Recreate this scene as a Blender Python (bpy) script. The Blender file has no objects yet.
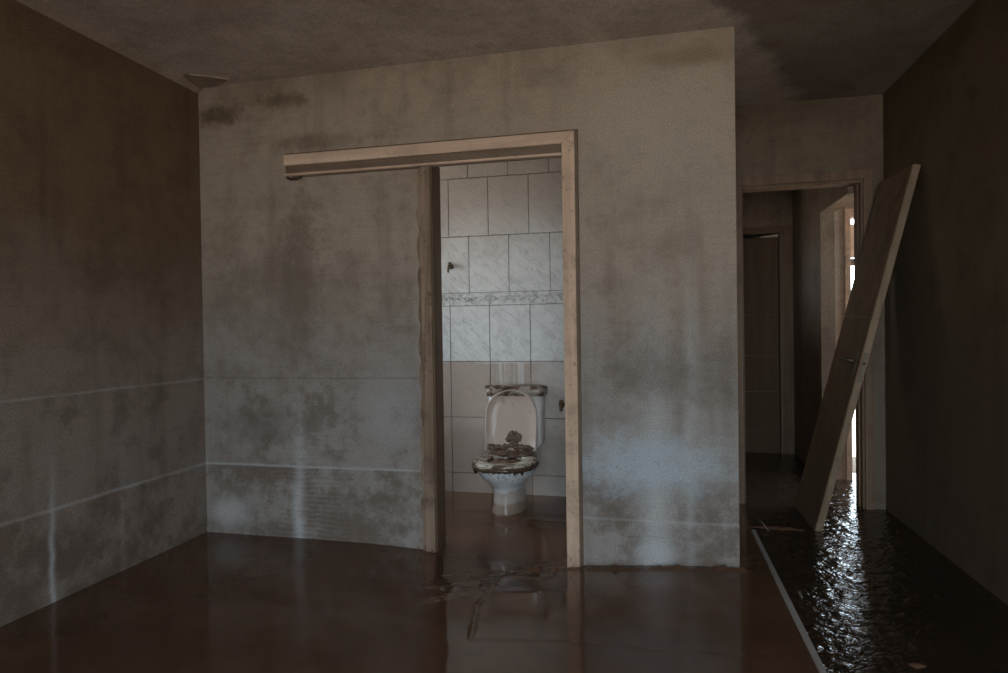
import bpy, bmesh, math, random
import numpy as np
from mathutils import Vector, Matrix, noise as mnoise

scene = bpy.context.scene
COL = scene.collection
random.seed(4)

# ------------------------------------------------------------------ camera
cam_d = bpy.data.cameras.new('camera')
cam = bpy.data.objects.new('camera', cam_d)
COL.objects.link(cam)
F, YAW, PITCH, ROLL = 640.93, -0.2291, -0.01227, -0.01471
cy_, sy_, cp_, sp_ = math.cos(YAW), math.sin(YAW), math.cos(PITCH), math.sin(PITCH)
fwd = Vector((sy_*cp_, cy_*cp_, sp_)); rgt = Vector((cy_, -sy_, 0)); up = rgt.cross(fwd)
r2 = math.cos(ROLL)*rgt + math.sin(ROLL)*up
u2 = -math.sin(ROLL)*rgt + math.cos(ROLL)*up
M = Matrix((r2, u2, -fwd)).transposed().to_4x4()
M.translation = Vector((2.619, -3.321, 1.192))
cam.matrix_world = M
cam_d.sensor_width = 36.0
cam_d.lens = F/1008*36.0
cam_d.clip_start = 0.02
scene.camera = cam

# ------------------------------------------------------------------ sky, daylight through the openings, exposure
SKY = 8.0
w = bpy.data.worlds.new('overcast_sky'); scene.world = w; w.use_nodes = True
bg = w.node_tree.nodes['Background']
bg.inputs['Color'].default_value = (0.73, 0.885, 1.0, 1)
bg.inputs['Strength'].default_value = SKY
vs = scene.view_settings
vs.view_transform = 'Standard'; vs.look = 'None'; vs.gamma = 1; vs.exposure = 0.0
vs.use_curve_mapping = False

def portal(name, loc, direction, sx, sy):          # guides sky light through an opening, gives off nothing itself
    l = bpy.data.lights.new(name, 'AREA'); l.shape = 'RECTANGLE'; l.size = sx; l.size_y = sy
    l.cycles.is_portal = True
    o = bpy.data.objects.new(name, l); COL.objects.link(o); o.location = loc
    o.rotation_euler = Vector(direction).to_track_quat('-Z', 'Z').to_euler()
REAR = (1.9, 3.8, 2.5)       # patio opening behind the camera: x0, x1, top
YR = -5.0
portal('portal_rear', ((REAR[0]+REAR[1])/2, YR-0.05, REAR[2]/2), (0, 1, 0), REAR[1]-REAR[0], REAR[2])
portal('portal_bath', (-0.08, 0.6, 1.7), (1, 0, 0), 0.9, 1.3)
portal('portal_exit', (4.49, 2.12, 0.82), (0, -1, 0), 0.8, 1.64)
portal('portal_passage', (5.25, 1.7, 1.5), (-1, 0, 0), 0.6, 1.5)
portal('portal_hall', (2.55, 2.2, 1.7), (1, 0, 0), 0.36, 0.4)

# ------------------------------------------------------------------ helpers: objects
ORG = {}
def link(name, me, mat, parent=None, org=None, smooth=False):
    o = bpy.data.objects.new(name, me); COL.objects.link(o)
    vsx = [v.co for v in me.vertices]
    if org is None:
        if parent is None:
            lo = [min(v[i] for v in vsx) for i in range(3)]; hi = [max(v[i] for v in vsx) for i in range(3)]
            org = Vector(((lo[0]+hi[0])/2, (lo[1]+hi[1])/2, lo[2]))
        else:
            org = ORG[parent.name].copy()
    org = Vector(org)
    me.transform(Matrix.Translation(-org))
    ORG[o.name] = org
    if parent:
        o.parent = parent; o.location = org - ORG[parent.name]
    else:
        o.location = org
    if mat: me.materials.append(mat)
    if smooth:
        for p in me.polygons: p.use_smooth = True
    return o
def empty(name, loc, label, cat, group=None):
    o = bpy.data.objects.new(name, None); COL.objects.link(o); o.location = loc
    o.empty_display_size = 0.1
    ORG[o.name] = Vector(loc); o['label'] = label; o['category'] = cat
    if group: o['group'] = group
    return o
def tag(o, label, cat, kind=None, group=None):
    o['label'] = label; o['category'] = cat
    if kind: o['kind'] = kind
    if group: o['group'] = group
    return o
def add_box(bm, a, b, bevel=0, seg=1):
    c = [(a[i]+b[i])/2 for i in range(3)]; s = [abs(b[i]-a[i]) for i in range(3)]
    g = bmesh.ops.create_cube(bm, size=1, matrix=Matrix.Translation(c) @ Matrix.Diagonal((*s, 1)))
    if bevel:
        es = {e for v in g['verts'] for e in v.link_edges}
        bmesh.ops.bevel(bm, geom=list(es), offset=bevel, segments=seg, affect='EDGES', clamp_overlap=True)
def mesh_of(bm, name):
    me = bpy.data.meshes.new(name); bm.to_mesh(me); bm.free(); return me
def boxes(name, lst, mat, parent=None, bevel=0, seg=1, org=None):
    bm = bmesh.new()
    for a, b in lst: add_box(bm, a, b, bevel, seg)
    return link(name, mesh_of(bm, name), mat, parent, org)
def box(name, x0, x1, y0, y1, z0, z1, mat, parent=None, bevel=0, seg=1):
    return boxes(name, [((x0, y0, z0), (x1, y1, z1))], mat, parent, bevel, seg)
def struct(o, label, cat):
    o['kind'] = 'structure'; o['label'] = label; o['category'] = cat; return o
def pydata(name, V, Fc, mat, parent=None, smooth=False, org=None):
    me = bpy.data.meshes.new(name); me.from_pydata([tuple(map(float, v)) for v in V], [], Fc); me.update()
    return link(name, me, mat, parent, org, smooth)
def prism(name, poly, axis, a, b, mat, parent=None, bevel=0):
    # poly: 2D points in the plane across `axis`, extruded from a to b
    def P(p, t):
        return {0: (t, p[0], p[1]), 1: (p[0], t, p[1]), 2: (p[0], p[1], t)}[axis]
    n = len(poly)
    V = [P(p, a) for p in poly] + [P(p, b) for p in poly]
    bm = bmesh.new(); vv = [bm.verts.new(v) for v in V]
    bm.faces.new(vv[:n]); bm.faces.new(vv[n:][::-1])
    for i in range(n): bm.faces.new((vv[i], vv[n+i], vv[n+(i+1) % n], vv[(i+1) % n]))
    bmesh.ops.recalc_face_normals(bm, faces=bm.faces)
    if bevel: bmesh.ops.bevel(bm, geom=list(bm.edges), offset=bevel, segments=1, affect='EDGES', clamp_overlap=True)
    return link(name, mesh_of(bm, name), mat, parent)
def loft(rings, caps=(True, True)):
    n = len(rings[0]); V = [p for r in rings for p in r]; Fc = []
    for k in range(len(rings)-1):
        for i in range(n):
            j = (i+1) % n
            Fc.append((k*n+i, k*n+j, (k+1)*n+j, (k+1)*n+i))
    if caps[0]: Fc.append(tuple(range(n))[::-1])
    if caps[1]: Fc.append(tuple((len(rings)-1)*n+i for i in range(n)))
    return V, Fc
def loft_obj(name, rings, mat, parent=None, smooth=True, caps=(True, True), subsurf=0):
    V, Fc = loft(rings, caps)
    o = pydata(name, V, Fc, mat, parent, smooth)
    bm = bmesh.new(); bm.from_mesh(o.data); bmesh.ops.recalc_face_normals(bm, faces=bm.faces); bm.to_mesh(o.data); bm.free()
    if subsurf:
        m = o.modifiers.new('sub', 'SUBSURF'); m.levels = m.render_levels = subsurf
    return o
def tube(path, rad, n=8):
    path = [Vector(p) for p in path]; rings = []
    for i, p in enumerate(path):
        d = (path[min(i+1, len(path)-1)] - path[max(i-1, 0)]).normalized()
        a = d.orthogonal().normalized() if i == 0 else (a - d*a.dot(d)).normalized()
        b = d.cross(a); rr = rad[i] if isinstance(rad, (list, tuple)) else rad
        rings.append([p + rr*(math.cos(2*math.pi*k/n)*a + math.sin(2*math.pi*k/n)*b) for k in range(n)])
    return rings

# ------------------------------------------------------------------ helpers: materials
class NT:
    def __init__(self, name):
        self.m = bpy.data.materials.new(name); self.m.use_nodes = True
        self.t = self.m.node_tree; self.b = self.t.nodes['Principled BSDF']
        self.geo = self.t.nodes.new('ShaderNodeNewGeometry')
        self.pos = self.geo.outputs['Position']
        s = self.t.nodes.new('ShaderNodeSeparateXYZ'); self.t.links.new(self.pos, s.inputs[0])
        self.x, self.y, self.z = s.outputs
    def put(self, sock, v):
        if isinstance(v, bpy.types.NodeSocket): self.t.links.new(v, sock)
        elif sock.type == 'RGBA' and len(v) == 3: sock.default_value = (*v, 1)
        else: sock.default_value = v
    def math(self, op, a, b=0.0, c=None, clamp=False):
        n = self.t.nodes.new('ShaderNodeMath'); n.operation = op; n.use_clamp = clamp
        self.put(n.inputs[0], a); self.put(n.inputs[1], b)
        if c is not None: self.put(n.inputs[2], c)
        return n.outputs[0]
    def add(self, a, b): return self.math('ADD', a, b)
    def sub(self, a, b): return self.math('SUBTRACT', a, b)
    def mul(self, a, b): return self.math('MULTIPLY', a, b)
    def ramp(self, v, a, b, lo=0.0, hi=1.0):            # smoothstep from a to b
        n = self.t.nodes.new('ShaderNodeMapRange'); n.interpolation_type = 'SMOOTHSTEP'
        self.put(n.inputs['Value'], v)
        if a > b: a, b, lo, hi = b, a, hi, lo
        n.inputs['From Min'].default_value = a; n.inputs['From Max'].default_value = b
        n.inputs['To Min'].default_value = lo; n.inputs['To Max'].default_value = hi
        return n.outputs['Result']
    def noise(self, scale=1.0, detail=4, rough=0.55, stretch=(1, 1, 1), off=(0, 0, 0), vec=None, dist=0):
        mp = self.t.nodes.new('ShaderNodeMapping'); self.put(mp.inputs['Vector'], vec or self.pos)
        mp.inputs['Scale'].default_value = stretch; mp.inputs['Location'].default_value = off
        n = self.t.nodes.new('ShaderNodeTexNoise'); self.t.links.new(mp.outputs[0], n.inputs['Vector'])
        n.inputs['Scale'].default_value = scale; n.inputs['Detail'].default_value = detail
        n.inputs['Roughness'].default_value = rough; n.inputs['Distortion'].default_value = dist
        return n.outputs['Fac']
    def mix(self, f, a, b, mode='MIX'):
        n = self.t.nodes.new('ShaderNodeMix'); n.data_type = 'RGBA'; n.blend_type = mode
        self.put(n.inputs[0], f); self.put(n.inputs[6], a); self.put(n.inputs[7], b)
        return n.outputs[2]
    def gauss(self, v, c, s):                            # bell around c
        d = self.math('DIVIDE', self.sub(v, c), s)
        return self.math('POWER', 2.718, self.mul(self.mul(d, d), -1.0))
    def bump(self, h, strength=0.3, dist=0.01):
        n = self.t.nodes.new('ShaderNodeBump'); n.inputs['Strength'].default_value = strength
        n.inputs['Distance'].default_value = dist; self.put(n.inputs['Height'], h)
        self.t.links.new(n.outputs[0], self.b.inputs['Normal'])
    def done(self, color, rough=0.8, spec=0.3, metal=0.0):
        self.put(self.b.inputs['Base Color'], color); self.put(self.b.inputs['Roughness'], rough)
        self.b.inputs['Specular IOR Level'].default_value = spec; self.b.inputs['Metallic'].default_value = metal
        return self.m

MUD = (0.085, 0.048, 0.028)
def plaster(name, upper, lower, stain, along='x', dirt=0.5, streaks=(), lines=(), blots=(), tide=True, darker_side=None):
    """flood-stained plaster: silt film, tide lines, runs where water washed the silt away"""
    k = NT(name); h = k.x if along == 'x' else k.y
    big = k.noise(0.9, 5, 0.6, off=(3.1, 1.7, 0.4)); mid = k.noise(4.5, 6, 0.65, off=(0.3, 5, 2))
    hor = k.noise(1.0, 5, 0.65, stretch=(2.2, 2.2, 60)); fine = k.noise(150, 4, 0.7); rag = k.noise(13, 6, 0.7, off=(4, 2, 1))
    drip = k.noise(1.0, 5, 0.6, stretch=(5.5, 5.5, 0.45), off=(1, 7, 3))
    zz = k.add(k.z, k.mul(k.sub(big, 0.5), 1.1))
    col = k.mix(k.ramp(zz, 0.75, 1.75), lower, upper)
    col = k.mix(k.mul(k.ramp(mid, 0.42, 0.72), dirt*0.6), col, stain)
    col = k.mix(k.mul(k.ramp(drip, 0.5, 0.75), dirt*0.55), col, stain)
    col = k.mix(k.mul(k.ramp(hor, 0.45, 0.75), 0.13), col, stain)
    col = k.mix(k.mul(k.ramp(rag, 0.5, 0.72), 0.22), col, stain)
    # brown rim under the ceiling
    col = k.mix(k.mul(k.ramp(k.add(k.z, k.mul(k.sub(mid, 0.5), 0.25)), 2.38, 2.62), k.mul(k.ramp(big, 0.35, 0.6), 0.75*dirt)), col, stain)
    if darker_side:                                            # darker tone over the hall side of the ceiling
        e = k.sub(k.sub(k.x, k.mul(k.y, darker_side[1])), darker_side[0])
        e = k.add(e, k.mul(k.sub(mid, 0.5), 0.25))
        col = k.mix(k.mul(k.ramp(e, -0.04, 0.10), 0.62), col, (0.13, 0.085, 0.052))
    if tide:
        band = k.mul(k.ramp(k.z, 0.425, 0.405), k.ramp(k.add(k.add(mid, k.mul(k.sub(big, 0.5), 0.6)), k.mul(k.sub(rag, 0.5), 0.5)), 0.33, 0.58))
        col = k.mix(k.mul(band, 0.66), col, (0.17, 0.115, 0.085))
        comb = k.mul(k.ramp(k.math('SINE', k.mul(k.add(k.z, k.mul(k.sub(mid, 0.5), 0.06)), 230.0)), -0.2, 0.8), k.mul(k.gauss(h, 0.68, 0.22), k.ramp(k.z, 0.80, 0.30)))
        col = k.mix(k.mul(comb, 0.12), col, (0.66, 0.64, 0.62))
        b2 = k.mul(k.mul(k.ramp(k.z, 0.93, 0.90), k.ramp(k.z, 0.36, 0.45)), k.ramp(k.add(mid, k.mul(k.sub(big, 0.5), 0.9)), 0.50, 0.62))
        col = k.mix(k.mul(b2, 0.5), col, (0.19, 0.145, 0.115))
    for (c, s, z0, z1, amt) in streaks:                 # washed runs, pale
        wob = k.add(h, k.mul(k.sub(k.noise(3.0, 3, 0.5, stretch=(0, 0, 1), off=(c, 0, 0)), 0.5), 0.10))
        f = k.mul(k.gauss(wob, c, s), k.mul(k.ramp(k.z, z1, z0), k.ramp(hor, 0.25, 0.6, 0.55, 1.0)))
        col = k.mix(k.mul(f, amt), col, (0.72, 0.73, 0.74))
    for (hc, hs, zc, zs, amt, c3) in blots:              # salt bloom, stains and washed patches, some with painted light
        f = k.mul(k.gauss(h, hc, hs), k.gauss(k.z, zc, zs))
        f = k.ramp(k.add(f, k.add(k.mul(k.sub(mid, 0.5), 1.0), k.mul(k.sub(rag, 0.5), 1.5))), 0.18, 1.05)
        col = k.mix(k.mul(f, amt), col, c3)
    for (zl, s, c3, amt, h0, h1) in lines:
        wz = k.add(k.z, k.mul(k.sub(k.noise(2.0, 3, 0.5, stretch=(1, 1, 0)), 0.5), 0.012))
        f = k.mul(k.mul(k.gauss(wz, zl, s), k.ramp(k.noise(6, 3), 0.3, 0.6, 0.4, 1.0)), k.mul(k.ramp(h, h0-0.02, h0+0.02), k.ramp(h, h1+0.02, h1-0.02)))
        col = k.mix(k.mul(f, amt), col, c3)
    col = k.mix(0.45, col, k.mix(k.ramp(fine, 0.3, 0.7), (0.25, 0.25, 0.25), (1.3, 1.3, 1.3)), 'MULTIPLY')
    k.bump(k.add(k.add(k.mul(fine, 0.35), mid), k.mul(hor, 0.5)), 0.35, 0.006)
    return k.done(col, 0.85, 0.25)

def wood(name, c1, c2, along='z', mud=0.4, rough=0.6, scale=1.0, low=0.25):
    k = NT(name)
    st = {'z': (22, 22, 1.2), 'x': (1.2, 22, 22), 'y': (22, 1.2, 22)}[along]
    g = k.noise(scale, 6, 0.6, stretch=st, dist=0.6); b = k.noise(5, 6, 0.65); sp = k.noise(38, 3, 0.6)
    col = k.mix(k.ramp(g, 0.3, 0.7), c1, c2)
    f = k.add(k.ramp(b, 0.45, 0.75), k.ramp(k.add(k.z, k.mul(k.sub(b, 0.5), 0.8)), 1.4, 0.2, 0.0, low))
    col = k.mix(k.math('MULTIPLY', f, mud, clamp=True), col, (0.10, 0.06, 0.036))
    col = k.mix(k.mul(k.ramp(sp, 0.62, 0.72), mud), col, (0.05, 0.03, 0.02))
    k.bump(k.add(g, k.mul(b, 0.6)), 0.3, 0.004)
    return k.done(col, rough, 0.35)

def plain(name, c, rough=0.5, spec=0.5, metal=0.0, var=0.35, scale=20):
    k = NT(name); n = k.noise(scale, 5, 0.6)
    col = k.mix(k.mul(k.ramp(n, 0.35, 0.75), var), c, tuple(x*0.45 for x in c))
    k.bump(n, 0.15, 0.003)
    return k.done(col, rough, spec, metal)

PALE = (0.66, 0.67, 0.68)
BIG_LINES = [(0.414, 0.007, PALE, 0.55, -9, 9), (0.925, 0.006, (0.12, 0.10, 0.085), 0.35, -9, 9)]
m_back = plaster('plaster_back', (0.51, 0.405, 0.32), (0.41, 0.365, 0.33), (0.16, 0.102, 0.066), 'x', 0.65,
    streaks=[(0.62, 0.035, 0.1, 0.95, 0.75), (2.61, 0.07, 0.0, 1.9, 0.55), (2.80, 0.03, 0.6, 2.2, 0.25)],
    lines=[(0.414, 0.007, PALE, 0.6, -9, 1.45), (0.925, 0.006, (0.14, 0.12, 0.10), 0.35, -9, 1.45), (0.205, 0.007, PALE, 0.3, 2.2, 9)],
    blots=[(0.16, 0.16, 0.13, 0.10, 0.7, (0.66, 0.66, 0.66)), (2.62, 0.12, 0.04, 0.09, 0.6, (0.66, 0.67, 0.68)), (2.6, 0.45, 0.50, 0.20, 0.80, (0.56, 0.615, 0.66)),  # salt bloom; the last, washed patch has bluish sky light painted in
        (2.68, 0.34, 0.95, 0.20, 0.60, (0.22, 0.185, 0.155)), (2.65, 0.55, 2.25, 0.45, 0.55, (0.62, 0.52, 0.43)),  # darker patch, then brightness painted on at the upper right
        (0.66, 0.13, 1.55, 0.50, 0.55, (0.20, 0.145, 0.105)), (0.55, 0.75, 1.35, 0.45, 0.45, (0.24, 0.19, 0.155)),
        (0.14, 0.16, 2.47, 0.07, 0.75, (0.12, 0.072, 0.036)), (0.55, 0.20, 2.52, 0.045, 0.6, (0.13, 0.08, 0.042)), (0.80, 0.35, 2.27, 0.06, 0.45, (0.17, 0.11, 0.07)),
        (0.35, 0.35, 0.65, 0.16, 0.45, (0.17, 0.14, 0.12)), (1.2, 0.25, 0.75, 0.25, 0.4, (0.50, 0.50, 0.51)), (2.85, 0.30, 2.53, 0.06, 0.5, (0.26, 0.17, 0.10))])
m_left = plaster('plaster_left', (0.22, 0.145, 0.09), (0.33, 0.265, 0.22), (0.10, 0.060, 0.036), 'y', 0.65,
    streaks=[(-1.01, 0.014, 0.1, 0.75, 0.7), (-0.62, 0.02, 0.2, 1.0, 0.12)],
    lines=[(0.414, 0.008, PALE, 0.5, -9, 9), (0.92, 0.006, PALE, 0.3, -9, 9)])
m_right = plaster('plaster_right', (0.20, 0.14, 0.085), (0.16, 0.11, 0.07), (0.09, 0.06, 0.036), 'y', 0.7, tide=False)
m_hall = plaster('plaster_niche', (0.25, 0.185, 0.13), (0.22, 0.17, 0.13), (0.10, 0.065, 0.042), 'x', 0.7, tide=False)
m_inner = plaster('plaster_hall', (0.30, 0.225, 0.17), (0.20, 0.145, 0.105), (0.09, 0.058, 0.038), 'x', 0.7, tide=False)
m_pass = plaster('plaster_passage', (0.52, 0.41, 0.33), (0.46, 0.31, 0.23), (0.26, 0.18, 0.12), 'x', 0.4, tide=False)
m_ceil = plaster('plaster_ceiling', (0.80, 0.71, 0.65), (0.80, 0.71, 0.65), (0.30, 0.21, 0.15), 'x', 0.55, tide=False, darker_side=(3.02, 0.43))
m_cove = plaster('plaster_cove', (0.50, 0.40, 0.32), (0.50, 0.40, 0.32), (0.15, 0.10, 0.07), 'y', 0.5, tide=False)
m_frame = wood('tan_painted_wood', (0.64, 0.425, 0.29), (0.83, 0.58, 0.42), 'z', 0.5)
m_frame_h = wood('tan_painted_wood_long', (0.70, 0.48, 0.345), (0.90, 0.66, 0.50), 'x', 0.22)
m_post = wood('mud_stained_wood', (0.22, 0.138, 0.088), (0.44, 0.31, 0.22), 'z', 0.85)
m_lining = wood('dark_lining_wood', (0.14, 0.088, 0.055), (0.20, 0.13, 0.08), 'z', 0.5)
m_track = wood('brown_track_wood', (0.20, 0.135, 0.095), (0.24, 0.165, 0.115), 'x', 0.3)
m_hallframe = wood('brown_casing_wood', (0.19, 0.118, 0.072), (0.26, 0.168, 0.105), 'z', 0.5)
m_farframe = wood('dark_casing_wood', (0.15, 0.095, 0.06), (0.20, 0.135, 0.085), 'z', 0.5, 0.8)
m_door = wood('brown_door_wood', (0.19, 0.12, 0.066), (0.27, 0.175, 0.098), 'z', 0.55, 0.9, low=0.9)
m_dooredge = wood('tan_door_edge', (0.26, 0.175, 0.11), (0.34, 0.24, 0.155), 'z', 0.45, 0.6)
m_fardoor = wood('far_door_wood', (0.095, 0.058, 0.034), (0.13, 0.08, 0.047), 'z', 0.5, 0.85, low=0.9)
m_metal = plain('dull_metal', (0.20, 0.17, 0.12), 0.45, 0.5, 0.8)
m_strip = plain('pale_edging', (0.42, 0.39, 0.36), 0.5, 0.4, 0.0, 0.3, 30)
m_twig = plain('pale_twig', (0.26, 0.22, 0.18), 0.7, 0.3)
m_grout = plain('grey_grout', (0.13, 0.092, 0.062), 0.85, 0.2)
m_outside = plain('pale_bounce_ground', (0.84, 0.63, 0.47), 0.6, 0.3, 0, 0.12, 2)  # unseen ground, colour lifted to bounce warm light into the room

def tile_mat(name, soil, border=False):
    k = NT(name)
    v = k.noise(7, 8, 0.7, off=(2, 0, 5), dist=1.6); v2 = k.noise(2.2, 5, 0.6); fine = k.noise(60, 3)
    rt = k.t.nodes.new('ShaderNodeVectorRotate'); rt.rotation_type = 'Y_AXIS'; rt.inputs['Angle'].default_value = -0.75
    k.t.links.new(k.pos, rt.inputs['Vector'])
    diag = k.noise(1.0, 6, 0.62, stretch=(3.0, 7, 15), dist=0.5, vec=rt.outputs[0])
    col = k.mix(k.ramp(v, 0.35, 0.7), (0.72, 0.71, 0.69), (0.60, 0.59, 0.575))
    col = k.mix(k.mul(k.gauss(diag, 0.5, 0.012), 0.45), col, (0.28, 0.275, 0.27))
    if border:
        rel = k.noise(34, 3, 0.6); col = k.mix(k.mul(k.ramp(rel, 0.47, 0.65), 0.5), col, (0.20, 0.165, 0.13))
    silt = k.ramp(k.add(k.z, k.mul(k.sub(v2, 0.5), 0.05)), 0.965, 0.935)          # silt film below the tide mark
    run = k.mul(k.ramp(k.noise(1.0, 3, 0.5, stretch=(38, 38, 1.0)), 0.5, 0.62), k.mul(k.ramp(k.x, 1.47, 1.50), k.ramp(k.x, 1.76, 1.72)))
    silt = k.mul(silt, k.sub(1.0, k.mul(run, 0.55)))
    silt = k.mul(silt, k.ramp(k.x, 1.95, 1.70, 0.55, 1.0))
    col = k.mix(k.mul(silt, soil), col, (0.37, 0.265, 0.205))
    low = k.ramp(k.add(k.z, k.mul(k.sub(v2, 0.5), 0.25)), 0.50, 0.40)
    col = k.mix(k.mul(low, 0.35), col, (0.20, 0.145, 0.11))
    up_ = k.ramp(k.add(k.z, k.mul(k.sub(v2, 0.5), 0.5)), 1.55, 2.1)
    col = k.mix(k.mul(up_, 0.60), col, (0.33, 0.265, 0.215))
    col = k.mix(k.mul(k.ramp(fine, 0.55, 0.75), 0.2), col, (0.25, 0.2, 0.16))
    k.bump(fine, 0.06, 0.002)
    return k.done(col, k.ramp(silt, 0, 1, 0.35, 0.65), 0.4)
m_tile = tile_mat('marbled_tile', 0.80)
m_border = tile_mat('relief_border_tile', 0.80, True)

def ceramic(name, base, lo_film=True):
    k = NT(name)
    n = k.noise(14, 5, 0.6); st = k.noise(1.0, 4, 0.6, stretch=(55, 55, 3.5)); b = k.noise(6, 4)
    col = base
    film = k.ramp(k.add(k.z, k.mul(k.sub(b, 0.5), 0.10)), 0.165, 0.135)
    if lo_film: col = k.mix(k.mul(film, 0.75), col, (0.42, 0.31, 0.24))
    foot = k.ramp(k.add(k.z, k.mul(k.sub(b, 0.5), 0.06)), 0.075, 0.05)
    if lo_film: col = k.mix(k.mul(foot, 0.7), col, (0.26, 0.165, 0.11))
    runs = k.mul(k.ramp(st, 0.53, 0.62), k.ramp(k.add(k.z, k.mul(k.sub(n, 0.5), 0.08)), 0.20, 0.30))
    if lo_film: col = k.mix(k.mul(runs, 0.8), col, (0.12, 0.085, 0.06))
    col = k.mix(k.mul(k.ramp(n, 0.5, 0.8), 0.35), col, (0.35, 0.27, 0.22))
    return k.done(col, 0.18, 0.5)
m_ceramic = ceramic('white_ceramic', (0.80, 0.83, 0.86))
m_tank = ceramic('soiled_tank_ceramic', (0.64, 0.60, 0.57), False)
def muddy(name, base, mudamt, thr=0.5):
    k = NT(name); n = k.noise(16, 6, 0.65, off=(1, 2, 3)); 
    f = k.ramp(n, thr, thr+0.08)
    col = k.mix(k.mul(f, mudamt), base, MUD)
    k.bump(n, 0.4, 0.006)
    return k.done(col, 0.3, 0.5)
m_tanklid = muddy('muddy_tank_lid', (0.34, 0.27, 0.22), 0.95, 0.47)
m_seat = muddy('muddy_seat', (0.56, 0.50, 0.40), 0.95, 0.47)
m_lid = muddy('silted_toilet_lid', (0.54, 0.415, 0.345), 0.25, 0.58)
m_lidrim = plain('pale_lid_rim', (0.50, 0.41, 0.355), 0.3, 0.5)

def wet_mud(name, c1, c2, rough=(0.06, 0.22), bump=0.15, ripple=None):
    k = NT(name)
    a = k.noise(1.3, 6, 0.6); b = k.noise(9, 6, 0.65); f = k.noise(70, 3)
    col = k.mix(k.ramp(a, 0.35, 0.7), c1, c2)
    col = k.mix(k.mul(k.ramp(b, 0.5, 0.8), 0.4), col, tuple(x*0.6 for x in c1))
    h = k.add(k.mul(b, 0.5), k.mul(f, 0.12))
    if ripple: h = k.add(h, k.mul(k.noise(ripple, 3, 0.5, dist=1.0), 2.2))
    k.bump(h, bump, 0.01)
    k.b.inputs['Specular Tint'].default_value = (1.0, 0.80, 0.66, 1)
    return k.done(col, k.ramp(b, 0.3, 0.75, *rough), 0.5)
m_mud = wet_mud('smooth_wet_mud', (0.098, 0.050, 0.029), (0.138, 0.074, 0.044), (0.03, 0.12), 0.05)
m_water = wet_mud('rippled_flood_water', (0.028, 0.018, 0.012), (0.045, 0.028, 0.018), (0.015, 0.05), 0.5, ripple=15)
m_clod = wet_mud('clotted_mud', (0.085, 0.050, 0.033), (0.13, 0.083, 0.058), (0.2, 0.45), 0.6)

# ------------------------------------------------------------------ the setting
H = 2.65; ZB = -0.12
YH0, YH1 = 1.226, 1.34       # wall with the hall doorway
def wall(name, axis, span, at, z, openings, mat, label):
    """axis 'x': runs along x at y range `at`; axis 'y': runs along y at x range `at`. openings: (a, b, z0, z1)"""
    L = []
    def piece(a, b, z0, z1):
        if b-a < 1e-4 or z1-z0 < 1e-4: return
        L.append(((a, at[0], z0), (b, at[1], z1)) if axis == 'x' else ((at[0], a, z0), (at[1], b, z1)))
    cur = span[0]
    for a, b, z0, z1 in sorted(openings):
        piece(cur, a, z[0], z[1]); piece(a, b, z[0], z0); piece(a, b, z1, z[1]); cur = b
    piece(cur, span[1], z[0], z[1])
    return struct(boxes(name, L, mat), label, 'wall')
DX0, DX1, DZ = 1.455, 2.178, 2.13
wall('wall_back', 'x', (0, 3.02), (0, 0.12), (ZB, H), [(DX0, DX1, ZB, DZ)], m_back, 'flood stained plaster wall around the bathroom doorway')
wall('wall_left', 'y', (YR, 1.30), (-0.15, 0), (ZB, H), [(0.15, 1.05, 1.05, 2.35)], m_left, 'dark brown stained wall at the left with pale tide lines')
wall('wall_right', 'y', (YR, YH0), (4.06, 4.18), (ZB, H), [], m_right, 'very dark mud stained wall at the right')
wall('wall_rear', 'x', (-0.15, 4.18), (YR-0.15, YR), (ZB, H), [(REAR[0], REAR[1], ZB, REAR[2])], m_right, 'wall behind the viewer with a wide opening')
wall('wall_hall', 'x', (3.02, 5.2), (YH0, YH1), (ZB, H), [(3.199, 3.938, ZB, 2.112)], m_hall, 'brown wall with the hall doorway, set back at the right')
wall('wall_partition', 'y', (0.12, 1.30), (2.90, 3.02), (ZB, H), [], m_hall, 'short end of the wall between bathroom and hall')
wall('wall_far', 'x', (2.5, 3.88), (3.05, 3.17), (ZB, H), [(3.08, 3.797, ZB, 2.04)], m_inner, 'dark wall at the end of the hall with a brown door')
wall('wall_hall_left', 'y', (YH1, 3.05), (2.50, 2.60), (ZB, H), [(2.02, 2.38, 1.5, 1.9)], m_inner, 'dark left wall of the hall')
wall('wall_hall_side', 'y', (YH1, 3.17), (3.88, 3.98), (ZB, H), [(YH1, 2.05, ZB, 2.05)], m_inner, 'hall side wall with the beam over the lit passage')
wall('wall_passage', 'x', (3.98, 5.2), (2.05, 2.17), (ZB, H), [(4.090, 4.90, ZB, 2.004)], m_pass, 'pale lit wall with the bright exit doorway')
wall('wall_passage_end', 'y', (YH0, 2.17), (5.2, 5.32), (ZB, H), [(1.4, 2.0, 0.75, 2.25)], m_pass, 'end wall of the passage with a window opening')
wall('wall_closet', 'x', (2.5, 3.98), (3.5, 3.6), (ZB, H), [], m_inner, 'wall of the room behind the far door')
wall('wall_closet_left', 'y', (3.17, 3.5), (2.5, 2.6), (ZB, H), [], m_inner, 'left side of the room behind the far door')
wall('wall_closet_right', 'y', (3.17, 3.5), (3.88, 3.98), (ZB, H), [], m_inner, 'right side of the room behind the far door')
struct(boxes('ceiling', [((-0.15, YR-0.15, H), (5.32, 3.6, H+0.12))], m_ceil), 'grey brown plaster ceiling with stains, darker over the hall side', 'ceiling')
struct(boxes('floor', [((-0.15, YR-0.15, ZB-0.1), (5.32, 3.6, ZB))], m_grout), 'floor slab under the flood mud', 'floor')
struct(boxes('unseen_bounce_ground', [((-40, -45, ZB-0.12), (40, 45, ZB-0.101))], m_outside), 'pale ground outside the house, lightened to bounce daylight indoors', 'ground')
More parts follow.
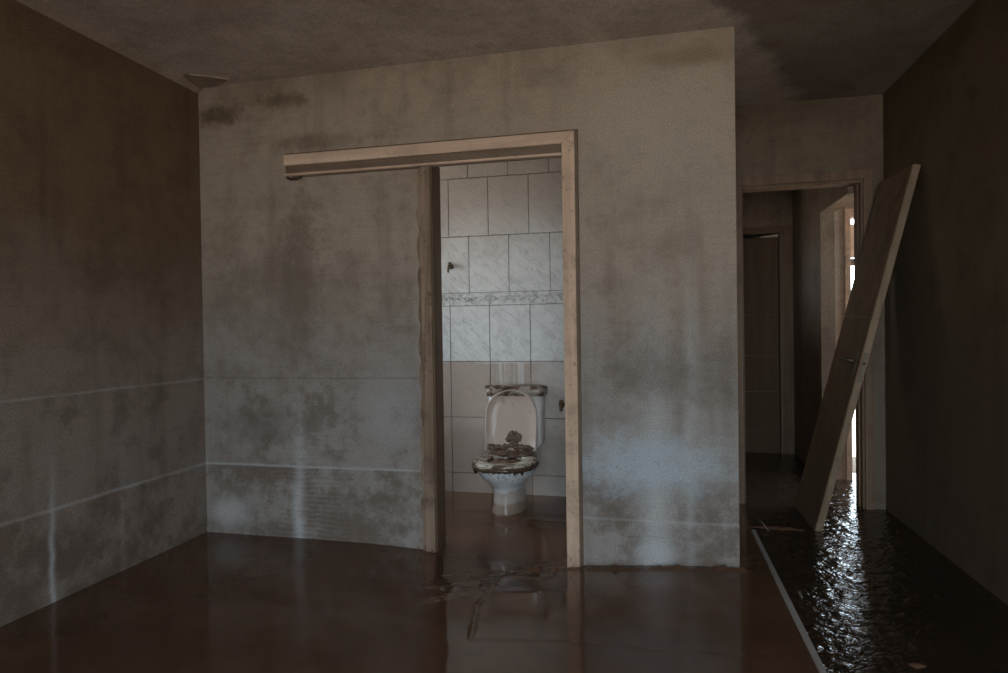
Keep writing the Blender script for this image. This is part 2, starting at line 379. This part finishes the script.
# cove along the left wall under the ceiling
struct(prism('trim_1', [(0, H-0.035), (0.045, H), (0, H)], 1, YR, 0, m_cove), 'rounded plaster cove along the left ceiling edge', 'cove')

# ---- bathroom tile walls: every tile its own piece
wb = wall('wall_bathroom', 'x', (0, 2.90), (1.178, 1.30), (ZB, H), [], m_grout, 'bathroom wall of marbled grey tiles with a relief border')
TW = 0.298
ROWS = [(-0.10, 0.141, 0.275), (0.141, 0.549, 0.275), (0.549, 0.955, 0.275), (0.955, 1.363, 0.275),
        (1.456, 1.866, 0.126), (1.866, 2.289, 0.275), (2.289, 2.65, 0.126)]
TILE_CACHE = {}
def tile(parent, kind, x0, x1, z0, z1, frame, depth=0.009):
    g = 0.0006 if kind == 'border_tile' else 0.0022
    key = (kind, round(x1-x0, 3), round(z1-z0, 3), frame)
    wd, ht = x1-x0-2*g, z1-z0-2*g
    if wd < 0.01: return
    if key not in TILE_CACHE:
        bm = bmesh.new(); add_box(bm, (-wd/2, -depth, -ht/2), (wd/2, 0, ht/2))
        top = [f for f in bm.faces if f.normal.y < -0.5]
        bmesh.ops.bevel(bm, geom=[e for f in top for e in f.edges], offset=0.0018, segments=1, affect='EDGES')
        if kind == 'border_tile':
            # scroll relief: S-curves of small ridges and a leaf pair
            n = 3
            for q in range(n):
                cx = -wd/2 + wd*(q+0.5)/n
                for sgn in (-1, 1):
                    path = []
                    for i in range(8):
                        t = i/7; a = sgn*(0.3+4.6*t) + (0 if sgn > 0 else math.pi); r = 0.026*(1-0.72*t)
                        path.append((cx + sgn*0.021 + r*math.cos(a), -depth-0.001, 0.85*r*math.sin(a)))
                    R = tube(path, [0.0068]*7+[0.009], 5); V, Fc = loft(R)
                    vv = [bm.verts.new(v) for v in V]
                    for f in Fc: bm.faces.new([vv[i] for i in f])
            for s in (-1, 1): add_box(bm, (-wd/2, -depth-0.004, s*ht*0.44-0.004), (wd/2, -depth, s*ht*0.44+0.004))
        if frame == 'left': bm.transform(Matrix.Rotation(math.pi/2, 4, 'Z'))
        if frame == 'right': bm.transform(Matrix.Rotation(-math.pi/2, 4, 'Z'))
        me = mesh_of(bm, kind); me.materials.append(m_border if kind == 'border_tile' else m_tile); TILE_CACHE[key] = me
    o = bpy.data.objects.new(kind, TILE_CACHE[key]); COL.objects.link(o); o.parent = parent
    c = ((x0+x1)/2, (z0+z1)/2)
    pos = {'back': (c[0], 1.178, c[1]), 'left': (0.0, c[0], c[1]), 'right': (2.90, c[0], c[1])}[frame]
    o.location = Vector(pos) - ORG[parent.name]
    return o
def tile_wall(parent, lo, hi, frame, hole=None):
    for r, (z0, z1, off) in enumerate(ROWS):
        x = off
        while x > lo: x -= TW
        while x < hi:
            a, b = max(x, lo), min(x+TW, hi)
            if b-a > 0.02 and not (hole and b > hole[0] and a < hole[1] and z1 > hole[2] and z0 < hole[3]):
                tile(parent, 'skirting_tile' if r == 0 else 'tile', a, b, z0, z1, frame)
            x += TW
    x = 0.275
    while x > lo: x -= TW
    while x < hi:
        a, b = max(x, lo), min(x+TW, hi)
        if b-a > 0.02: tile(parent, 'border_tile', a, b, 1.363, 1.456, frame)
        x += TW
tile_wall(wb, 0.0, 2.90, 'back')
tile_wall(bpy.data.objects['wall_partition'], 0.12, 1.168, 'right')

# ---- flood mud and water sheets
def ridge(X, Y, pts, wid, amp, seed, lump=0.0, step=0.0):
    best = np.full(X.shape, 1e9); side = np.zeros(X.shape); prm = np.zeros(X.shape); s0 = 0
    for (ax, ay), (bx, by) in zip(pts[:-1], pts[1:]):
        dx, dy = bx-ax, by-ay; L = math.hypot(dx, dy)
        t = np.clip(((X-ax)*dx+(Y-ay)*dy)/L**2, 0, 1)
        d = np.hypot(X-ax-t*dx, Y-ay-t*dy); sd = (X-ax)*dy-(Y-ay)*dx
        k = d < best; best = np.where(k, d, best); side = np.where(k, np.sign(sd), side); prm = np.where(k, s0+t*L, prm)
        s0 += L
    a = amp*(1 + lump*(np.sin(prm*61+seed)*0.5+np.sin(prm*143+seed*2)*0.5+np.sin(prm*23+seed*3)*0.6))
    fade = np.clip(np.minimum(prm, s0-prm)/0.06, 0.15, 1)
    return a*fade*np.exp(-(best/wid)**2) + step*np.where(best < wid*3, side*np.exp(-best/(wid*2)), 0)
def waves(X, Y, n, lmin, lmax, seed, ani=1.0):
    rs = np.random.RandomState(seed); Z = np.zeros(X.shape)
    for _ in range(n):
        lam = lmin*(lmax/lmin)**rs.rand(); a = rs.rand()*math.pi*2
        kx, ky = math.cos(a)*2*math.pi/lam, math.sin(a)*2*math.pi/lam*ani
        Z += math.sqrt(lam/lmax)*np.sin(kx*X+ky*Y+rs.rand()*6.28 + 0.6*np.sin(X*5+rs.rand()*6)+0.6*np.sin(Y*4+rs.rand()*6))
    return Z/math.sqrt(n)
def sheet(name, xs, ys, hf, mat):
    X, Y = np.meshgrid(np.array(xs), np.array(ys)); Z = hf(X, Y)
    nx, ny = len(xs), len(ys)
    V = np.stack([X.ravel(), Y.ravel(), Z.ravel()], 1)
    i = np.arange(nx*ny).reshape(ny, nx)
    Q = np.stack([i[:-1, :-1].ravel(), i[:-1, 1:].ravel(), i[1:, 1:].ravel(), i[1:, :-1].ravel()], 1)
    me = bpy.data.meshes.new(name)
    me.from_pydata(V.tolist(), [], Q.tolist()); me.update()
    return link(name, me, mat, None, (0, 0, 0), True)
def steps(*segs):
    out = []
    for a, b, d in segs: out += list(np.arange(a, b-1e-6, d))
    return out + [segs[-1][1]]
LEVEL = lambda X, Y: -0.052*np.exp(-((X-2.0)/0.62)**2)*np.exp(-(Y/0.32)**2)
def mud_height(X, Y):
    Z = LEVEL(X, Y) + 0.0007*waves(X, Y, 14, 0.15, 0.9, 3)
    Z += ridge(X, Y, [(2.20, -0.045), (2.5, -0.055), (2.8, -0.045), (3.10, -0.03)], 0.020, 0.011, 1.0, 0.8)
    Z += ridge(X, Y, [(1.93, -0.17), (2.03, -0.12), (2.12, -0.09), (2.22, -0.06)], 0.022, 0.014, 2.0, 0.9)
    Z += ridge(X, Y, [(1.93, -0.19), (1.87, -0.30), (1.885, -0.50), (1.87, -0.66), (1.925, -0.96)], 0.010, 0.0050, 3.0, 0.5, 0.0032)
    Z += ridge(X, Y, [(1.90, -0.18), (1.76, -0.32), (1.68, -0.50), (1.55, -0.62)], 0.022, 0.005, 4.0, 0.5, 0.002)
    Z += ridge(X, Y, [(1.86, -0.30), (1.72, -0.46), (1.70, -0.62), (1.60, -0.72)], 0.020, 0.005, 5.0, 0.5)
    Z += ridge(X, Y, [(1.95, -0.24), (2.08, -0.27), (2.16, -0.18)], 0.018, 0.004, 6.0, 0.5)
    Z += ridge(X, Y, [(1.98, -0.06), (2.08, -0.02), (2.14, 0.08), (2.10, 0.22)], 0.020, 0.003, 7.0, 0.4)
    Z += ridge(X, Y, [(1.93, -0.96), (2.3, -0.92), (2.9, -0.90), (3.14, -0.86)], 0.008, 0.0012, 8.0, 0.4, 0.0008)
    Z += ridge(X, Y, [(1.80, 0.62), (1.95, 0.58), (2.15, 0.56)], 0.02, 0.004, 9.0, 0.5)
    d = np.exp(-(((X-1.72)/0.2)**2+((Y+0.45)/0.2)**2))
    Z += d*0.0016*waves(X, Y, 10, 0.05, 0.16, 5)
    return Z
mud = sheet('flood_mud', steps((0, 1.3, 0.03), (1.3, 2.3, 0.0085), (2.3, 3.165, 0.012)),
            steps((YR, -2.2, 0.15), (-2.2, -1.1, 0.03), (-1.1, 0.25, 0.0085), (0.25, 1.18, 0.02)), mud_height, m_mud)
tag(mud, 'smooth glossy brown mud covering the floor left of the pale strip', 'mud', 'stuff')
def water_height(X, Y):
    calm = 0.45+0.55*np.exp(-((Y-0.7)/1.6)**2)
    return -0.006 + 0.0034*calm*waves(X, Y, 26, 0.035, 0.15, 11)*np.clip(0.35+0.9*waves(X, Y, 10, 0.10, 0.45, 21), 0.04, 1.5)
wat = sheet('flood_water', steps((3.165, 4.06, 0.013)), steps((YR, -2.2, 0.15), (-2.2, 3.05, 0.013)), water_height, m_water)
tag(wat, 'dark rippled floodwater on the floor right of the pale strip and in the hall', 'floodwater', 'stuff')
wat2 = sheet('flood_water', steps((4.06, 5.2, 0.03)), steps((YH1, 2.3, 0.03)), lambda X, Y: water_height(X, Y), m_water)
tag(wat2, 'floodwater in the lit passage before the exit doorway', 'floodwater', 'stuff')

# ------------------------------------------------------------------ bathroom door frame with long sliding track
fr = empty('door_frame', (1.8, -0.02, -0.06), 'tan wooden frame of the bathroom doorway with a long sliding track above', 'door frame')
PF = -0.034
prism('header_board', [(0.577, 2.138), (2.170, 2.138), (2.236, 2.200), (0.577, 2.200)], 1, PF, 0, m_frame_h, fr, 0.002)
prism('casing', [(2.170, -0.08), (2.236, -0.08), (2.236, 2.200), (2.170, 2.138)], 1, PF, 0, m_frame, fr, 0.002)
box('shadow_gap_strip', 0.572, 2.246, -0.010, 0, 2.19, 2.213, m_lining, fr)  # dark strip standing in for shadow and dirt in the gap over the header
box('shaded_side_strip', 2.230, 2.252, -0.022, 0, -0.08, 2.210, m_lining, fr, 0.001)  # dark strip standing in for the shaded side of the casing
box('track_cover', 0.579, 2.168, -0.018, 0, 2.094, 2.138, m_track, fr, 0.0015)
box('track_lip', 0.579, 2.168, -0.030, 0, 2.082, 2.094, m_frame_h, fr, 0.002)
box('head_lining', DX0, DX1, 0.0, 0.12, 2.106, 2.13, m_frame_h, fr, 0.002)
box('bottom_guide', 0.62, 2.168, -0.020, -0.004, 2.074, 2.082, m_track, fr)
tr = loft_obj('end_bracket', tube([(0.590, -0.022, 2.074), (0.612, -0.022, 2.063), (0.655, -0.022, 2.062), (0.682, -0.022, 2.072)], 0.007, 6), m_metal, fr)
box('post', 1.392, 1.449, -0.022, 0.0, -0.08, 2.078, m_post, fr, 0.002)
box('jamb_lining', 1.440, 1.456, -0.004, 0.135, -0.08, 2.106, m_lining, fr, 0.0015)
box('jamb_lining', 2.174, 2.190, 0.0, 0.135, -0.08, 2.106, m_lining, fr, 0.0015)
# ragged plaster strip beside the post
V = []; Fc = []; n = 46
for i in range(n):
    z = -0.08+2.15*i/(n-1); xl = 1.366+0.006*math.sin(i*1.7)+0.006*random.random()
    V += [(xl, -0.001, z), (xl+0.003, -0.010-0.004*random.random(), z), (1.392, -0.011, z), (1.392, 0, z)]
for i in range(n-1):
    for j in range(3): Fc.append((4*i+j, 4*i+4+j, 4*i+5+j, 4*i+1+j))
pydata('plaster_edge', V, Fc, m_post, fr)
for zx in [(2.195, 1.90), (2.21, 1.46), (2.20, 0.9), (2.21, 0.4), (2.21, 2.10)]:
    box('nail_head', zx[0]-0.003, zx[0]+0.003, PF-0.0015, PF, zx[1]-0.003, zx[1]+0.003, m_metal, fr)

# ------------------------------------------------------------------ hall doorway frame
hf = empty('door_frame', (3.58, YH0, -0.03), 'dark brown frame of the hall doorway beside the leaning door', 'door frame')
yf = YH0-0.016
prism('casing', [(3.94, -0.05), (3.99, -0.05), (3.99, 2.178), (3.94, 2.118)], 1, yf, YH0, m_hallframe, hf, 0.0015)
prism('casing', [(3.145, -0.05), (3.197, -0.05), (3.197, 2.118), (3.145, 2.178)], 1, yf, YH0, m_hallframe, hf, 0.0015)
prism('head_casing', [(3.197, 2.118), (3.94, 2.118), (3.99, 2.178), (3.145, 2.178)], 1, yf, YH0, m_hallframe, hf, 0.0015)
box('jamb', 3.926, 3.940, YH0, YH1, -0.05, 2.112, m_lining, hf, 0.0015)
box('jamb', 3.197, 3.210, YH0, YH1, -0.05, 2.112, m_lining, hf, 0.0015)
box('door_stop', 3.917, 3.926, YH0+0.045, YH1, -0.05, 2.098, m_hallframe, hf, 0.0015)
box('head_jamb', 3.210, 3.926, YH0, YH1, 2.098, 2.114, m_hallframe, hf, 0.0015)

# ------------------------------------------------------------------ far closed door in the hall
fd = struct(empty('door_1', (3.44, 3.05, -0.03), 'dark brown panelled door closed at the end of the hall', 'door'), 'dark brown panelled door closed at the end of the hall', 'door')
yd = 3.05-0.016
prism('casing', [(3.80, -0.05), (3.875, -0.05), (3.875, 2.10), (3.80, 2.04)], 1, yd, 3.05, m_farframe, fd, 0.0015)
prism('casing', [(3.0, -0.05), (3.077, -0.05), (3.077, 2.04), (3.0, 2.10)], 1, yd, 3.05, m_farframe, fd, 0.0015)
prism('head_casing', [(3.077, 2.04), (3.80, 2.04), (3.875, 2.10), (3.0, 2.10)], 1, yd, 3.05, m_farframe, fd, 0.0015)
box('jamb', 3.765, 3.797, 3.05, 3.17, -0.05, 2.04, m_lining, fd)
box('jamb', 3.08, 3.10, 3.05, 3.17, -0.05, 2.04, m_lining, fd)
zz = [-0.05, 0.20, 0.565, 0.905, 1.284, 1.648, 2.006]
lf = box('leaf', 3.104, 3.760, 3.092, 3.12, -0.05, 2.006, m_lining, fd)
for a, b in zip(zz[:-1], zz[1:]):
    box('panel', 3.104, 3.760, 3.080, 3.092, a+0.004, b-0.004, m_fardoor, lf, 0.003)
prism('lit_gap_wedge', [(3.60, 2.008), (3.76, 2.008), (3.76, 2.036), (3.60, 2.014)], 1, 3.07, 3.09, m_frame_h, fd)  # pale wedge standing in for light through the gap above the leaf
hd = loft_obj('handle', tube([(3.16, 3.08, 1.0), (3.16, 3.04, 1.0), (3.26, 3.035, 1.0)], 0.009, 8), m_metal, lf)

# ------------------------------------------------------------------ exit doorway
ex = struct(empty('door_2', (4.5, 2.05, -0.03), 'bright exit doorway in the lit passage', 'door'), 'bright exit doorway in the lit passage, mostly behind the leaning door', 'door')
ye = 2.05-0.014
prism('casing', [(4.048, -0.05), (4.089, -0.05), (4.089, 2.006), (4.048, 2.066)], 1, ye, 2.05, m_frame, ex, 0.0015)
prism('casing', [(4.901, -0.05), (4.944, -0.05), (4.944, 2.066), (4.901, 2.006)], 1, ye, 2.05, m_frame, ex, 0.0015)
prism('head_casing', [(4.089, 2.006), (4.901, 2.006), (4.944, 2.066), (4.048, 2.066)], 1, ye, 2.05, m_frame_h, ex, 0.0015)
box('transom_panel', 4.091, 4.899, 2.10, 2.13, 1.70, 1.94, m_frame_h, ex)
box('transom_rail', 4.091, 4.899, 2.09, 2.14, 1.64, 1.69, m_track, ex)
box('transom_rail', 4.091, 4.899, 2.09, 2.14, 1.945, 1.955, m_frame_h, ex)

# ------------------------------------------------------------------ door leaf leaning on the right wall
ang = math.atan2(0.50, 2.07); Ld = 2.155; Wd = 0.53; Td = 0.042
ld = empty('leaning_door', (3.508, 0.685, -0.03), 'brown panelled door leaf off its hinges, leaning against the dark right wall', 'door')
ld.rotation_euler = (Matrix.Rotation(0.030, 3, 'X') @ Matrix.Rotation(ang, 3, 'Y')).to_euler()
ORG[ld.name] = Vector((0, 0, 0))          # parts below are given in the leaf's own frame
core = box('leaf', 0.006, Td, 0, Wd, 0.0, Ld, m_dooredge, ld, 0.002)
cuts = [0.0, 0.41, 0.85, 1.29, 1.73, Ld]
for a, b in zip(cuts[:-1], cuts[1:]):
    box('panel', 0.0, 0.0062, 0.001, Wd-0.001, a+0.003, b-0.003, m_door, core, 0.002)
zh = 1.03
lp = box('lock_plate', 0.012, 0.034, -0.0025, 0.0, zh-0.11, zh+0.06, m_metal, ld, 0.001)
bp = box('handle_plate', -0.005, 0.0, 0.045, 0.075, zh-0.10, zh+0.06, m_metal, ld, 0.002)
loft_obj('lever', tube([(0, 0.06, zh), (-0.04, 0.06, zh), (-0.052, 0.075, zh), (-0.054, 0.16, zh-0.004)], [0.008, 0.008, 0.009, 0.007], 8), m_metal, bp)
loft_obj('latch', tube([(0.022, 0.0, zh), (0.022, -0.012, zh)], 0.008, 8), m_metal, lp)
for k, o in enumerate([0.2, 1.9]): box('hinge_plate', -0.0015, 0.0, Wd-0.03, Wd-0.004, o, o+0.08, m_metal, ld)

# ------------------------------------------------------------------ pale edging strip in the floor, twig, flakes
tag(box('edging_strip', 3.157, 3.180, -5.3, 0.60, -0.03, 0.010, m_strip, None, 0.003), 'long pale edging strip dividing smooth mud from dark water', 'floor strip')
tw = loft_obj('twig', tube([(3.225, 0.80, 0.012), (3.235, 0.70, 0.02), (3.25, 0.60, 0.006)], [0.004, 0.005, 0.003], 6), m_twig)
tag(tw, 'thin pale twig lying in dark water near the strip end', 'twig')
def flake(name, c, r, h, mat, label, cat, seed, group=None, flat=0.35):
    bm = bmesh.new(); bmesh.ops.create_icosphere(bm, subdivisions=2, radius=1)
    for v in bm.verts:
        n = 1+0.45*mnoise.noise(v.co*1.6+Vector((seed, seed*2, 0)))
        v.co = Vector((v.co.x*r[0]*n, v.co.y*r[1]*n, v.co.z*h*n))
    bm.transform(Matrix.Translation(c))
    o = link(name, mesh_of(bm, name), mat); tag(o, label, cat, None, group); return o
flake('rubble_chip', (3.235, -0.30, 0.004), (0.006, 0.040, 1), 0.006, m_twig, 'longer pale chip of debris beside the edging strip', 'debris', 1.2)
flake('rubble_chip', (3.262, -0.44, 0.002), (0.006, 0.022, 1), 0.005, m_twig, 'shorter pale chip nearer the viewer beside the edging strip', 'debris', 5.2)
flake('mud_clod', (3.50, -0.84, -0.002), (0.028, 0.012, 1), 0.008, m_mud, 'brown mud clod in dark water in the right foreground', 'mud clod', 8.1)
flake('mud_clod', (3.30, 0.68, 0.0), (0.15, 0.02, 1), 0.010, m_mud, 'long low mud clod between the twig and the leaning door', 'mud clod', 3.3)
# peeling plaster by the ceiling corner
V = [(0.05, -0.19, H-0.004), (0.10, -0.205, H-0.010), (0.27, -0.085, H-0.012), (0.24, -0.06, H-0.006), (0.13, -0.03, H-0.016), (0.03, -0.03, H-0.018)]
n = len(V); V2 = V+[(x, y, H+0.001) for x, y, z in V]
pl = pydata('plaster_flake', V2, [tuple(range(n)), tuple(range(n, 2*n))[::-1]]+[(i, n+i, n+(i+1) % n, (i+1) % n) for i in range(n)], m_cove)
tag(pl, 'pale flake of peeling plaster on the ceiling in the left corner', 'plaster flake')

# ------------------------------------------------------------------ tap on the tiled wall
tp = empty('wall_tap', (1.181, 1.168, 1.645), 'small dull metal tap on the tiles left of the toilet', 'tap')
def disc(name, c, ax, r, l, mat, parent, n=14):
    c = Vector(c); return loft_obj(name, tube([c, c+Vector(ax)*l*0.5, c+Vector(ax)*l], [r, r, r*0.85], n), mat, parent)
disc('flange', (1.181, 1.169, 1.652), (0, -1, 0), 0.021, 0.012, m_metal, tp)
loft_obj('spout', tube([(1.181, 1.16, 1.652), (1.181, 1.125, 1.652), (1.179, 1.110, 1.640), (1.178, 1.108, 1.605)], [0.011, 0.011, 0.010, 0.008], 8), m_metal, tp)
disc('handle', (1.181, 1.138, 1.662), (0, -0.25, 1), 0.015, 0.018, m_metal, tp)
# stop valve right of the toilet
sv = empty('stop_valve', (1.985, 1.168, 0.64), 'dark stop valve low on the tiles right of the toilet', 'valve')
disc('flange', (1.985, 1.169, 0.65), (0, -1, 0), 0.022, 0.01, m_lining, sv)
loft_obj('valve_body', tube([(1.985, 1.165, 0.65), (1.985, 1.12, 0.65), (1.985, 1.11, 0.61)], [0.013, 0.013, 0.010], 8), m_lining, sv)
disc('handle', (1.985, 1.135, 0.662), (0, 0, 1), 0.016, 0.022, m_lining, sv)

# ------------------------------------------------------------------ toilet
TX = 1.676
to = empty('toilet', (TX, 0.85, -0.04), 'white ceramic toilet with raised lid, caked with brown mud', 'toilet')
def egg(z, rx, yf, yb, n=36, p=2.15, cx=TX, frac=0.55):
    yc = yf+(yb-yf)*frac; out = []
    for i in range(n):
        t = 2*math.pi*i/n; c, s = math.cos(t), math.sin(t)
        ex_ = 2/p
        X = rx*math.copysign(abs(s)**ex_, s); r = (yc-yf) if c > 0 else (yb-yc)
        Y = yc - r*math.copysign(abs(c)**ex_, c)
        out.append((cx+X, Y, z))
    return out
bowl = loft_obj('bowl', [egg(-0.07, 0.112, 0.63, 1.02), egg(-0.01, 0.109, 0.632, 1.02), egg(0.02, 0.105, 0.636, 1.01), egg(0.09, 0.099, 0.645, 1.0), egg(0.145, 0.099, 0.640, 1.0),
    egg(0.172, 0.108, 0.622, 1.0), egg(0.205, 0.145, 0.575, 1.0), egg(0.245, 0.178, 0.520, 1.0), egg(0.285, 0.194, 0.488, 1.0), egg(0.312, 0.199, 0.478, 1.0),
    egg(0.318, 0.197, 0.480, 1.0), egg(0.318, 0.165, 0.515, 0.90), egg(0.27, 0.145, 0.55, 0.86)], m_ceramic, to, subsurf=1)
# seat ring
def ring_loft(z0, z1, ro, ri, fo, fi, bo, bi):
    A = [egg(z0, ri, fi, bi), egg(z0, ro, fo, bo), egg((z0+z1)/2, ro+0.004, fo-0.004, bo+0.003), egg(z1, ro-0.004, fo+0.004, bo), egg(z1, ri+0.006, fi-0.006, bi+0.006), egg((z0+z1)/2, ri, fi, bi)]
    return A+[A[0]]
seat = loft_obj('seat', ring_loft(0.326, 0.350, 0.202, 0.118, 0.468, 0.56, 0.915, 0.82), m_seat, to, caps=(False, False))
# clotted mud hanging round the rim
V = []; Fc = []; n = 96
rng = random.Random(3)
base = egg(0.322, 0.204, 0.466, 0.92, n)
for i, (x, y, z) in enumerate(base):
    d = Vector((x-TX, y-0.70, 0)).normalized()
    drop = 0.012+0.010*rng.random()+(0.018 if rng.random() < 0.16 else 0)
    th = 0.006+0.006*rng.random()
    if y > 0.86: drop *= 0.4
    V += [Vector((x, y, z+0.016))-d*0.006, Vector((x, y, z+0.010))+d*th*0.6, Vector((x, y, z-0.002))+d*th, Vector((x, y, z-drop))+d*th*0.3, Vector((x, y, z-drop))-d*0.012]
for i in range(n):
    j = (i+1) % n
    for q in range(4): Fc.append((5*i+q, 5*j+q, 5*j+q+1, 5*i+q+1))
mr = pydata('mud_rim', V, Fc, m_clod, seat, True); mr['kind'] = 'stuff'
# mud filling the bowl
rings = [egg(0.315, 0.125, 0.55, 0.84, 28), egg(0.330, 0.115, 0.565, 0.83, 28), egg(0.336, 0.07, 0.62, 0.79, 28), egg(0.334, 0.02, 0.69, 0.73, 28)]
rings = [[(x, y, z+0.010*mnoise.noise(Vector((x*28, y*28, k)))) for x, y, z in r] for k, r in enumerate(rings)]
o = loft_obj('mud_fill', rings, m_mud, bowl); o['kind'] = 'stuff'
# raised lid: arch plate with a rolled rim
def arch(inset, y, zb=0.362, hw=0.183, zs=0.590, zt=0.777, n=18, lean=0.055):
    out = []; hw -= inset; zt -= inset; zb += inset*0.6
    pts = [(-hw, zb), (-hw, zs*0.5+zb*0.5)] + [(-hw*math.cos(math.pi*i/n)*1.0, zs+(zt-zs)*math.sin(math.pi*i/n)**0.9) for i in range(n+1)] + [(hw, zs*0.5+zb*0.5), (hw, zb)]
    m = 9
    pts += [(hw-2*hw*k/(m+1), zb) for k in range(1, m+1)]
    return [(1.663+px, y+lean*(pz-0.36)/0.4, pz) for px, pz in pts]
lid = loft_obj('lid', [arch(0.006, 0.938), arch(0.0, 0.932), arch(0.0, 0.918), arch(0.006, 0.912), arch(0.013, 0.914), arch(0.020, 0.924), arch(0.09, 0.928)], m_lid, to)
lid.data.materials.append(m_lidrim)
nn = len(arch(0, 0))
for p in lid.data.polygons:
    if p.index < nn*4: p.material_index = 1
# mud clumps on the lid and seat back
def lump(name, c, r, mat, parent, seed, sub=3, amp=0.5, fr=2.2):
    bm = bmesh.new(); bmesh.ops.create_icosphere(bm, subdivisions=sub, radius=1)
    for v in bm.verts:
        q = v.co*fr+Vector((seed, seed, 0))
        k = 1+amp*mnoise.noise(q)+amp*0.5*mnoise.noise(q*2.7)
        v.co = Vector((v.co.x*r[0]*k, v.co.y*r[1]*k, v.co.z*r[2]*k))
    bm.transform(Matrix.Translation(c))
    o = link(name, mesh_of(bm, name), mat, parent, smooth=True); return o
def heap(name, pts, mat, parent, seed):              # many small clots stuck together into one clump
    rg = random.Random(seed); bm = bmesh.new()
    for (c, r) in pts:
        g = bmesh.ops.create_icosphere(bm, subdivisions=2, radius=1)['verts']
        sd = rg.random()*20
        for v in g:
            q = v.co*1.9+Vector((sd, -sd, sd)); kk = 1+0.55*mnoise.noise(q)+0.3*mnoise.noise(q*2.9)
            v.co = Vector(c)+Vector((v.co.x*r[0]*kk, v.co.y*r[1]*kk, v.co.z*r[2]*kk))
    o = link(name, mesh_of(bm, name), mat, parent, smooth=True); o['kind'] = 'stuff'
    m = o.modifiers.new('fuse', 'REMESH'); m.mode = 'VOXEL'; m.voxel_size = 0.0035; m.use_smooth_shade = True
    return o
rg = random.Random(12)
def yl(z): return 0.928+0.055*(z-0.36)/0.4            # the lid's face
P1 = []
for i in range(46):
    a = rg.random()*6.28; q = rg.random()**0.6
    x = 1.682+0.050*q*math.cos(a); z = 0.452+0.036*q*math.sin(a)-0.25*abs(x-1.682); r = 0.009+0.008*rg.random()
    P1.append(((x, yl(z)-0.004, z), (r, r*0.6, r)))
heap('mud_clump', P1, m_clod, lid, 1)
P2 = []
for i in range(34):
    x = 1.52+0.29*rg.random(); z = 0.372+0.045*rg.random()**1.6*math.exp(-((x-1.66)/0.09)**2)+0.01*rg.random(); r = 0.012+0.010*rg.random()
    P2.append(((x, yl(z)-0.008, z), (r*1.4, r*0.8, r)))
heap('mud_clump', P2, m_clod, lid, 2)
P3 = []
for i in range(40):
    x = 1.55+0.25*rg.random(); y = 0.80+0.11*rg.random(); r = 0.014+0.012*rg.random()
    P3.append(((x, y, 0.347+0.012*rg.random()), (r*1.5, r*1.3, r*0.6)))
heap('mud_clump', P3, m_clod, seat, 3)
for s in (-1, 1):
    loft_obj('hinge', tube([(TX+s*0.075-0.02, 0.925, 0.352), (TX+s*0.075+0.02, 0.925, 0.352)], 0.012, 8), m_lidrim, seat)
# tank
def rrect(z, x0, x1, y0, y1, r=0.035, k=5):
    out = []
    for cx, cy, a0 in ((x1-r, y1-r, 0), (x0+r, y1-r, 90), (x0+r, y0+r, 180), (x1-r, y0+r, 270)):
        for i in range(k+1):
            a = math.radians(a0+90*i/k); out.append((cx+r*math.cos(a), cy+r*math.sin(a), z))
    return out
tank = loft_obj('tank', [rrect(0.335, 1.56, 1.80, 1.02, 1.150), rrect(0.375, 1.515, 1.850, 0.995, 1.155), rrect(0.40, 1.500, 1.868, 0.988, 1.157), rrect(0.60, 1.492, 1.870, 0.984, 1.158), rrect(0.750, 1.489, 1.876, 0.982, 1.158)], m_tank, to)
lt = loft_obj('tank_lid', [rrect(0.727, 1.486, 1.880, 0.980, 1.158), rrect(0.729, 1.479, 1.887, 0.970, 1.162), rrect(0.768, 1.479, 1.887, 0.969, 1.162), rrect(0.788, 1.488, 1.878, 0.980, 1.155), rrect(0.795, 1.515, 1.852, 1.0, 1.14)], m_tanklid, to)
rng = random.Random(9)
for i in range(7):
    x = 1.50+0.37*i/6
    lump('mud_clump', (x, 0.99+0.05*rng.random(), 0.786), (0.03+0.015*rng.random(), 0.03, 0.013), m_clod, lt, 11+i*3, 2)
# ring of scum where the foot meets the mud
V = []; Fc = []; n = 60; foot = egg(0.0, 0.110, 0.632, 1.02, n)
for i, (x, y, z) in enumerate(foot):
    d = Vector((x-TX, y-0.82, 0)).normalized(); hh = 0.004+0.012*rng.random(); t = 0.002+0.008*rng.random()
    V += [Vector((x, y, hh))-d*0.01, Vector((x, y, hh*0.6))+d*0.004, Vector((x, y, -0.02))+d*t]
for i in range(n):
    j = (i+1) % n
    for q in range(2): Fc.append((3*i+q, 3*j+q, 3*j+q+1, 3*i+q+1))
o = pydata('scum_ring', V, Fc, plain('pale_scum', (0.22, 0.145, 0.10), 0.5, 0.3), bowl, True); o['kind'] = 'stuff'
